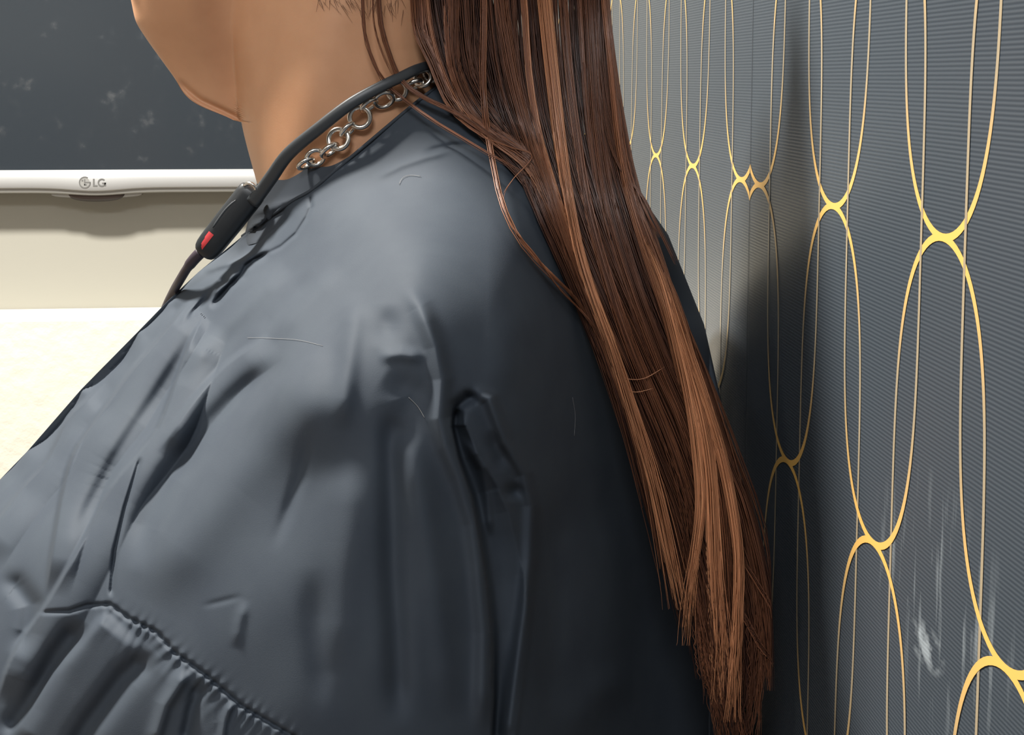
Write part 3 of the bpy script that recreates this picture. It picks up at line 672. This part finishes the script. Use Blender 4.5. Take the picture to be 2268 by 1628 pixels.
# guide: points (x, y), half width px along it, tone, strands, thickness (m), depth offset (m, + = nearer)
LOCKS = [
 # under layer, tones darkened as painted shade between the locks
 ([(960, -560), (985, -250), (1000, 0), (1030, 180), (1110, 300), (1190, 400), (1262, 560), (1340, 760), (1410, 960), (1470, 1180), (1520, 1390)], [60, 70, 60, 40, 34, 30, 24, 26, 28, 24, 10], .12, 150, .010, -.004),
 ([(1060, -600), (1110, -250), (1120, 0), (1140, 180), (1180, 320), (1230, 460), (1290, 600), (1370, 790), (1450, 980), (1530, 1200), (1580, 1500)], [70, 75, 70, 62, 50, 46, 44, 44, 46, 50, 30], .15, 240, .012, -.004),
 ([(1120, -600), (1220, -250), (1230, 0), (1245, 180), (1270, 320), (1310, 460), (1370, 620), (1450, 800), (1530, 980), (1600, 1200), (1630, 1540)], [70, 80, 75, 70, 62, 56, 54, 54, 52, 52, 36], .15, 260, .012, -.004),
 ([(1170, -600), (1310, -250), (1310, 0), (1322, 180), (1345, 330), (1385, 480), (1440, 640), (1520, 840), (1590, 1010), (1655, 1220), (1680, 1500)], [50, 45, 38, 36, 38, 40, 42, 44, 42, 42, 30], .16, 200, .010, -.004),
 ([(930, -560), (960, -200), (975, 0), (985, 120), (1030, 230), (1110, 330), (1200, 420), (1260, 560)], [50, 56, 50, 40, 34, 30, 24, 16], .06, 170, .012, -.022),
 ([(1020, -580), (1070, -200), (1080, 0), (1095, 150), (1140, 290), (1200, 400), (1260, 540)], [60, 66, 60, 52, 44, 36, 24], .06, 170, .012, -.022),
 ([(980, -570), (1015, -200), (1030, 0), (1045, 140), (1090, 270), (1160, 370), (1230, 480)], [55, 56, 50, 45, 40, 32, 24], .06, 150, .012, -.040),
 # hair drawn back from the parting over the side of the head
 ([(560, -655), (520, -560), (600, -430), (760, -300), (900, -170), (960, -60)], [26, 34, 36, 34, 28, 18], 0.30, 90, .006, .001),
 ([(600, -655), (590, -560), (680, -430), (820, -300), (930, -170), (985, -60)], [26, 34, 36, 34, 28, 18], 0.38, 90, .006, .001),
 ([(650, -655), (670, -560), (760, -430), (880, -300), (970, -170), (1015, -60)], [26, 34, 36, 34, 28, 18], 0.30, 90, .006, .001),
 ([(700, -655), (760, -560), (850, -430), (950, -300), (1010, -170), (1050, -60)], [26, 34, 36, 34, 28, 18], 0.40, 90, .006, .001),
 ([(760, -655), (850, -560), (940, -430), (1010, -300), (1050, -170), (1090, -60)], [26, 34, 36, 34, 28, 18], 0.30, 90, .006, .001),
 ([(800, -655), (930, -560), (1020, -430), (1070, -300), (1090, -170), (1130, -60)], [26, 34, 36, 34, 28, 18], 0.36, 90, .006, .001),
 ([(830, -655), (990, -560), (1090, -430), (1120, -300), (1130, -170), (1170, -60)], [26, 34, 36, 34, 28, 18], 0.30, 90, .006, .001),
 ([(850, -655), (1040, -560), (1130, -430), (1160, -300), (1170, -170), (1210, -60)], [26, 34, 36, 34, 28, 18], 0.34, 90, .006, .001),
 # visible locks
 ([(880, -560), (905, -200), (925, 0), (930, 69), (962, 138), (992, 213), (1026, 256), (1080, 296), (1172, 350), (1205, 420), (1262, 560)], [14, 15, 17, 15, 14, 13, 14, 12, 12, 10, 6], .42, 60, .004, .004),
 ([(915, -560), (935, -200), (947, 0), (958, 80), (978, 150), (1015, 230), (1075, 300), (1165, 370), (1210, 450)], [4, 5, 6, 6, 6, 6, 6, 6, 4], .55, 22, .003, .005),
 ([(960, -560), (985, -200), (1001, 0), (1000, 69), (1008, 155), (1042, 234), (1092, 292), (1169, 345), (1215, 440), (1270, 590)], [16, 16, 17, 17, 15, 15, 14, 14, 12, 8], .40, 66, .005, .003),
 ([(1040, -580), (1064, -200), (1072, 0), (1070, 120), (1070, 190), (1078, 280), (1092, 360), (1112, 450), (1150, 530), (1200, 590), (1280, 670), (1330, 760)], [5, 6, 6, 6, 5, 5, 4, 4, 4, 4, 4, 4], .50, 18, .002, .006),
 ([(1080, -580), (1100, -200), (1110, 0), (1125, 103), (1146, 206), (1177, 310), (1210, 400), (1240, 499), (1285, 620), (1340, 760), (1395, 920), (1440, 1090), (1475, 1260)], [13, 14, 15, 15, 14, 14, 12, 11, 11, 12, 13, 14, 12], .38, 74, .006, .004),
 ([(1110, -580), (1140, -200), (1160, 0), (1170, 150), (1190, 280), (1222, 400), (1255, 500), (1300, 640), (1352, 780), (1410, 960), (1455, 1120), (1490, 1280)], [5, 6, 7, 7, 7, 7, 7, 8, 9, 9, 9, 8], .55, 36, .003, .006),
 ([(1150, -600), (1190, -200), (1206, 0), (1224, 172), (1240, 310), (1258, 430), (1281, 550), (1315, 660), (1356, 770), (1400, 910), (1445, 1060), (1480, 1220), (1505, 1350)], [10, 12, 13, 13, 13, 11, 11, 11, 11, 12, 12, 12, 8], .84, 80, .005, .008),
 ([(1180, -600), (1230, -200), (1248, 0), (1262, 172), (1280, 310), (1298, 430), (1330, 560), (1380, 720), (1430, 850), (1490, 1000), (1530, 1150), (1540, 1350)], [7, 9, 9, 9, 9, 10, 11, 12, 12, 12, 12, 10], .40, 52, .005, .005),
 ([(1210, -600), (1285, -200), (1299, 0), (1311, 206), (1321, 310), (1340, 430), (1372, 550), (1420, 690), (1470, 820), (1530, 960), (1566, 1100), (1580, 1300), (1590, 1480)], [15, 17, 18, 18, 18, 19, 20, 19, 19, 19, 19, 19, 14], .30, 95, .006, .004),
 ([(1240, -600), (1330, -200), (1340, 0), (1354, 138), (1372, 310), (1396, 430), (1440, 560), (1487, 690), (1524, 824), (1560, 953), (1592, 1080), (1608, 1260), (1610, 1450)], [6, 7, 7, 7, 8, 11, 17, 22, 23, 23, 24, 22, 14], .52, 115, .007, .006),
 ([(1250, -600), (1336, -200), (1342, 0), (1360, 160), (1384, 310), (1408, 420), (1450, 540), (1500, 690), (1545, 800), (1585, 920), (1625, 1060), (1665, 1230), (1690, 1420)], [5, 6, 6, 6, 7, 8, 9, 10, 12, 14, 16, 18, 14], .30, 70, .005, .002),
 # bright ends, and lowest locks toned dark as painted shade
 ([(1420, 520), (1462, 620), (1500, 760), (1530, 900), (1545, 1010), (1552, 1116), (1540, 1231), (1527, 1330), (1522, 1430)], [6, 9, 11, 12, 12, 11, 9, 8, 5], .84, 60, .004, .012),
 ([(1440, 560), (1490, 700), (1535, 850), (1562, 960), (1575, 1060), (1580, 1160), (1585, 1280), (1595, 1420), (1600, 1560)], [6, 11, 13, 14, 14, 15, 16, 16, 9], .84, 80, .004, .011),
 ([(1470, 600), (1520, 760), (1560, 880), (1594, 990), (1620, 1110), (1635, 1231), (1632, 1347), (1625, 1460), (1620, 1600)], [5, 9, 11, 12, 12, 11, 10, 9, 6], .84, 60, .004, .012),
 ([(1500, 700), (1545, 850), (1590, 980), (1640, 1100), (1672, 1220), (1690, 1330), (1700, 1440), (1700, 1530)], [6, 9, 12, 16, 20, 22, 20, 12], .22, 80, .008, .002),
 ([(1530, 1150), (1560, 1280), (1585, 1400), (1605, 1520), (1620, 1660)], [24, 34, 40, 36, 22], .17, 130, .008, .006),  # this lock and the next: shade at the tips put into the tone
 ([(1600, 1150), (1640, 1280), (1655, 1400), (1655, 1520), (1640, 1660)], [22, 34, 40, 36, 24], .14, 130, .008, .002),
]
SINGLE = [  # thin stray tresses
 ([(790, -560), (800, -200), (803, 0), (808, 80), (824, 130), (843, 172), (868, 200), (905, 228), (960, 268), (1030, 310), (1100, 352), (1190, 400)], 4, .38, 9),
 ([(825, -560), (834, -200), (838, 0), (846, 70), (862, 120), (878, 165), (905, 195), (960, 228), (1010, 250), (1060, 285), (1130, 330)], 8, .40, 20),
 ([(815, -560), (822, -200), (826, 0), (830, 60), (846, 115), (870, 165), (900, 190)], 2, .40, 5),
 ([(1060, 300), (1130, 325), (1180, 345), (1140, 395), (1120, 425), (1116, 440)], 1, .55, 2),
 ([(1320, 160), (1345, 300), (1372, 370), (1395, 400), (1425, 440), (1445, 480), (1470, 530), (1500, 590)], 3, .25, 8),
 ([(1360, 280), (1385, 340), (1402, 400), (1430, 470), (1462, 530)], 2, .5, 4),
 ([(1372, 835), (1400, 840), (1430, 836), (1470, 812)], 1, .8, 2), ([(1378, 860), (1410, 868), (1450, 858)], 1, .7, 1),
 ([(1110, 440), (1135, 500), (1190, 570), (1240, 640), (1290, 690), (1320, 730)], 3, .5, 7),
 ([(1650, 1250), (1700, 1330), (1722, 1370)], 8, .3, 8), ([(1640, 1350), (1690, 1440), (1722, 1475)], 8, .25, 8), ([(1560, 1400), (1575, 1500), (1600, 1560)], 8, .4, 8),
 ([(1600, 1450), (1630, 1560), (1650, 1680)], 14, .3, 18), ([(1540, 1380), (1552, 1480), (1570, 1560)], 10, .35, 12),
]
HV, HQ, HT = [], [], []; nv = 0
def strands(guide, hw, tone, count, thick, dz, K=30, rad=0.00036, stray=0.0):
    global nv
    g0 = resample([(a, b_, w_) for (a, b_), w_ in zip(guide, hw)], 80)
    ph = rng.uniform(0, 6.28)
    for s in range(count):
        te = 1.02-rng.uniform(0, 1)**1.6*0.36 if g0[-1, 1] > 1200 else 1-rng.uniform(0, .08)
        t0 = rng.uniform(0, .3)**1.0 if guide[0][1] > 100 and len(guide) > 4 else 0.0
        t = np.linspace(t0, te, K); q80 = np.linspace(0, 1, 80)
        g = np.stack([np.interp(t, q80, g0[:, k]) for k in range(3)], -1)
        tn = np.gradient(g[:, :2], axis=0); tn /= np.linalg.norm(tn, axis=1)[:, None]
        nx, ny = -tn[:, 1], tn[:, 0]
        a = rng.uniform(-1, 1); bz = rng.uniform(-1, 1)
        drift = rng.normal(0, .16)*(t-0.5)*2+0.10*np.sin(t*rng.uniform(3, 9)+rng.uniform(0, 6.28))
        lat = np.clip(a+drift, -1.25, 1.25)*g[:, 2]
        loose = rng.normal(0, 1)*(8.5 if g0[-1, 1] > 1200 else 2.0)*np.maximum(t-0.5, 0)**2*5
        friz = rng.normal(0, 1.6)*np.sin(t*rng.uniform(40, 90)+rng.uniform(0, 6.28))*smooth01((g[:, 1]-1150)/350)
        px = g[:, 0]+nx*lat+nx*loose+friz+rng.normal(0, .8); py = g[:, 1]+ny*lat
        px = np.where(px > 1705, 1705+(px-1705)*0.3, px)
        d = hair_depth(px, py)-dz-thick*0.5*(1+bz)*np.sqrt(np.maximum(1-np.minimum(np.abs(a), 1)**2, 0.0))-0.001
        c = P(px, py, d)
        r = rad*rng.uniform(.7, 1.25)*np.interp(t/te, [0, .7, .93, 1], [1, 1, .7, .25])*(smooth01((t-t0)/.12)*.8+.2 if guide[0][1] > 100 else 1.0)
        tg = np.gradient(c, axis=0); tg /= np.linalg.norm(tg, axis=1)[:, None]
        A = np.cross(tg, -fw); A /= np.linalg.norm(A, axis=1)[:, None]; Bv = np.cross(A, tg)
        ring = np.stack([c+A*(r*math.cos(q))[:, None]+Bv*(r*math.sin(q))[:, None] for q in (math.pi/2, math.pi*7/6, math.pi*11/6)], 1)
        HV.append(ring.reshape(-1, 3))
        i = np.arange(K-1)[:, None]*3; k = np.arange(3)[None]
        q = np.stack([i+k, i+(k+1) % 3, i+3+(k+1) % 3, i+3+k], -1).reshape(-1, 4)+nv
        HQ.append(q); HT.append(np.full(K*3, np.clip(tone*0.92+rng.normal(0, .08)+0.11*math.sin(a*3.2+ph)*(hw[0] > 3), 0, 1))); nv += K*3
for (g, hw, tone, cnt, th, dz) in LOCKS: strands(g, hw, tone, cnt, th, dz)
for (g, hw, tone, cnt) in SINGLE: strands(g, [hw*.6+.5]*len(g), tone, cnt, .001, .009, 26, .00030)
# short fine hairs behind the ear / nape line
for s in range(120):
    x0 = rng.uniform(695, 900); y0 = rng.uniform(-60, 16)+0.05*(x0-700); dx = rng.uniform(-10, 26); ln = rng.uniform(12, 40)
    pts = np.array([(x0+dx*q, y0+ln*q) for q in (0, .5, 1)])
    h = skin_near(pts[:, 0], pts[:, 1]); c = P(pts[:, 0], pts[:, 1], DM-h-0.0012)
    r = np.array([.00015, .00013, .00006])
    ring = np.stack([c+rx*(r*math.cos(q))[:, None]-fw*(r*math.sin(q))[:, None] for q in (0, 2.1, 4.2)], 1)
    HV.append(ring.reshape(-1, 3)); i = np.arange(2)[:, None]*3; k = np.arange(3)[None]
    HQ.append(np.stack([i+k, i+(k+1) % 3, i+3+(k+1) % 3, i+3+k], -1).reshape(-1, 4)+nv); HT.append(np.full(9, .05)); nv += 9
hair = np_mesh('hair', np.concatenate(HV), np.concatenate(HQ), m_hair, person, attr=np.concatenate(HT)); hair['kind'] = 'stuff'
hair['label'] = 'long straight reddish brown hair with copper lights'

# ------------------------------------------------------------------ chain necklace
def skin_d(px, py): return DM-float(skin_near(np.array([px], float), np.array([py], float))[0])
LINKS = [(985, 150, 23, 'e', 0), (958, 160, 23, 'f', 20), (936, 174, 22, 'f', -30), (917, 188, 22, 'e', 0), (878, 200, 24, 'f', 15), (850, 221, 24, 'f', 50), (817, 233, 22, 'e', 0),
         (797, 260, 25, 'f', 5), (771, 288, 22, 'e', 0), (750, 308, 25, 'f', -12), (730, 333, 23, 'e', 0), (699, 349, 22, 'f', 40), (678, 362, 21, 'e', 20)]
bm = bmesh.new(); nM, nm = 28, 10; RT = 0.27
vv = [[bm.verts.new(((1+RT*math.cos(q))*math.cos(p), (1+RT*math.cos(q))*math.sin(p), RT*math.sin(q))) for q in np.linspace(0, 2*math.pi, nm, endpoint=False)] for p in np.linspace(0, 2*math.pi, nM, endpoint=False)]
for i in range(nM):
    for j in range(nm): bm.faces.new((vv[i][j], vv[(i+1) % nM][j], vv[(i+1) % nM][(j+1) % nm], vv[i][(j+1) % nm]))
bmesh.ops.recalc_face_normals(bm, faces=bm.faces)
lm = bpy.data.meshes.new('link'); bm.to_mesh(lm); bm.free(); lm.polygons.foreach_set('use_smooth', [True]*len(lm.polygons)); lm.materials.append(m_steel)
neckl = empty('chain_necklace', P(800, 260, .81), 'chunky silver chain necklace of round links lying on the neck', 'necklace')
for i, (px, py, r, kd, tilt) in enumerate(LINKS):
    a = LINKS[max(i-1, 0)]; c = LINKS[min(i+1, len(LINKS)-1)]
    d = skin_d(px, py)-0.0062
    dr_ = P(c[0], c[1], d)-P(a[0], a[1], d); dr_ /= np.linalg.norm(dr_)
    nrm = -fw
    ax = math.radians(tilt if kd == 'f' else 74)
    side = np.cross(nrm, dr_)
    axis = nrm*math.cos(ax)+side*math.sin(ax)
    X = dr_; Z = axis/np.linalg.norm(axis); Y = np.cross(Z, X); Y /= np.linalg.norm(Y); X = np.cross(Y, Z)
    sc = r*0.81/F*0.90
    o = bpy.data.objects.new('link', lm); COL.objects.link(o)
    p = P(px, py, d)
    mw = Matrix(((X[0]*sc, Y[0]*sc, Z[0]*sc, p[0]), (X[1]*sc, Y[1]*sc, Z[1]*sc, p[1]), (X[2]*sc, Y[2]*sc, Z[2]*sc, p[2]), (0, 0, 0, 1)))
    o.parent = neckl; o.matrix_parent_inverse = neckl.matrix_world.inverted(); o.matrix_basis = mw

# ------------------------------------------------------------------ neckband earphones
ear = empty('neckband_earphones', P(505, 490, .83), 'black neckband earphones with a red-marked control pod hanging round the neck', 'earphones')
bp_ = [(1020, 165, .875), (985, 142, .850), (930, 152, .822), (890, 170, .812), (846, 191, .806), (778, 229, .803), (709, 282, .805), (640, 340, .812), (603, 390, .820), (578, 425, .826), (560, 448, .829)]
q = resample(bp_, 60)
wd = np.interp(np.linspace(0, 1, 60), [0, .3, .6, 1], [11.5, 12.5, 14, 16])*.81/F
tube('neckband', P(q[:, 0], q[:, 1], q[:, 2]), wd, wd*0.8, m_rubber, ear, 16, power=2.8)
A0, A1 = np.array([563., 420.]), np.array([447., 567.])
ts = np.r_[0, .015, .04, np.linspace(.1, .8, 12), .88, .93, .965, .985, 1.0]
prof = np.interp(ts, [0, .015, .04, .1, .5, .8, .88, .93, .965, .985, 1.0], [.80, .93, 1, 1.02, 1.02, .98, .94, .86, .72, .5, .12])
pp = A0[None]*(1-ts)[:, None]+A1[None]*ts[:, None]
pod = tube('control_pod', P(pp[:, 0], pp[:, 1], .834), prof*31*.83/F, prof*24*.83/F, m_pod, ear, 32, power=3.0)
# ridge on the pod and pale ring at its upper end
rp = np.array([(520, 438), (495, 462), (468, 500)], float); rq = resample(np.c_[rp, np.zeros(3)], 16)
tube('side_button', P(rq[:, 0]+4, rq[:, 1]+4, .8285), 3.5*.83/F*np.interp(np.linspace(0, 1, 16), [0, .15, .85, 1], [.2, 1, 1, .2]), 0.0014, m_rubber, pod, 10)
ring = resample([(541, 411, .8295), (550, 406, .8275), (560, 409, .8265), (567, 420, .8275), (570, 432, .8295)], 18)
tube('silver_ring', P(ring[:, 0], ring[:, 1], ring[:, 2]-.003), 4.2*.83/F, 4.2*.83/F, m_steel, ear, 8)
# red mark: thin raised plate following the pod
dirp = (A1-A0)/np.linalg.norm(A1-A0); nor = np.array([dirp[1], -dirp[0]])
vs, fs = [], []
cen = np.array([453., 531.])
for i in range(9):
    for j in range(5):
        a = -21+42*i/8; c_ = -9.5+19*j/4
        pt = cen+dirp*a+nor*c_
        rel = pt-A0; off = rel@nor; along = (rel@dirp)/np.linalg.norm(A1-A0)
        hw_ = np.interp(along, ts, prof)*31; hh = np.interp(along, ts, prof)*24
        z = hh*max(1-min(abs(off/hw_), 1)**3.0, 0)**(1/3.0)*.83/F
        vs.append(P(pt[0], pt[1], .834-z-.0004))
for i in range(8):
    for j in range(4): fs.append((i*5+j, i*5+j+1, (i+1)*5+j+1, (i+1)*5+j))
mesh_obj('red_mark', vs, fs, m_red, pod)
cb = resample([(446, 558, .836), (432, 572, .838), (416, 592, .845), (400, 618, .86), (384, 646, .885), (366, 684, .91), (352, 730, .925)], 40)
cw = np.interp(np.linspace(0, 1, 40), [0, .18, .22, 1], [13, 12.5, 10.5, 10])*.85/F
tube('cable', P(cb[:, 0], cb[:, 1], cb[:, 2]), cw, cw, m_cable, ear, 12)
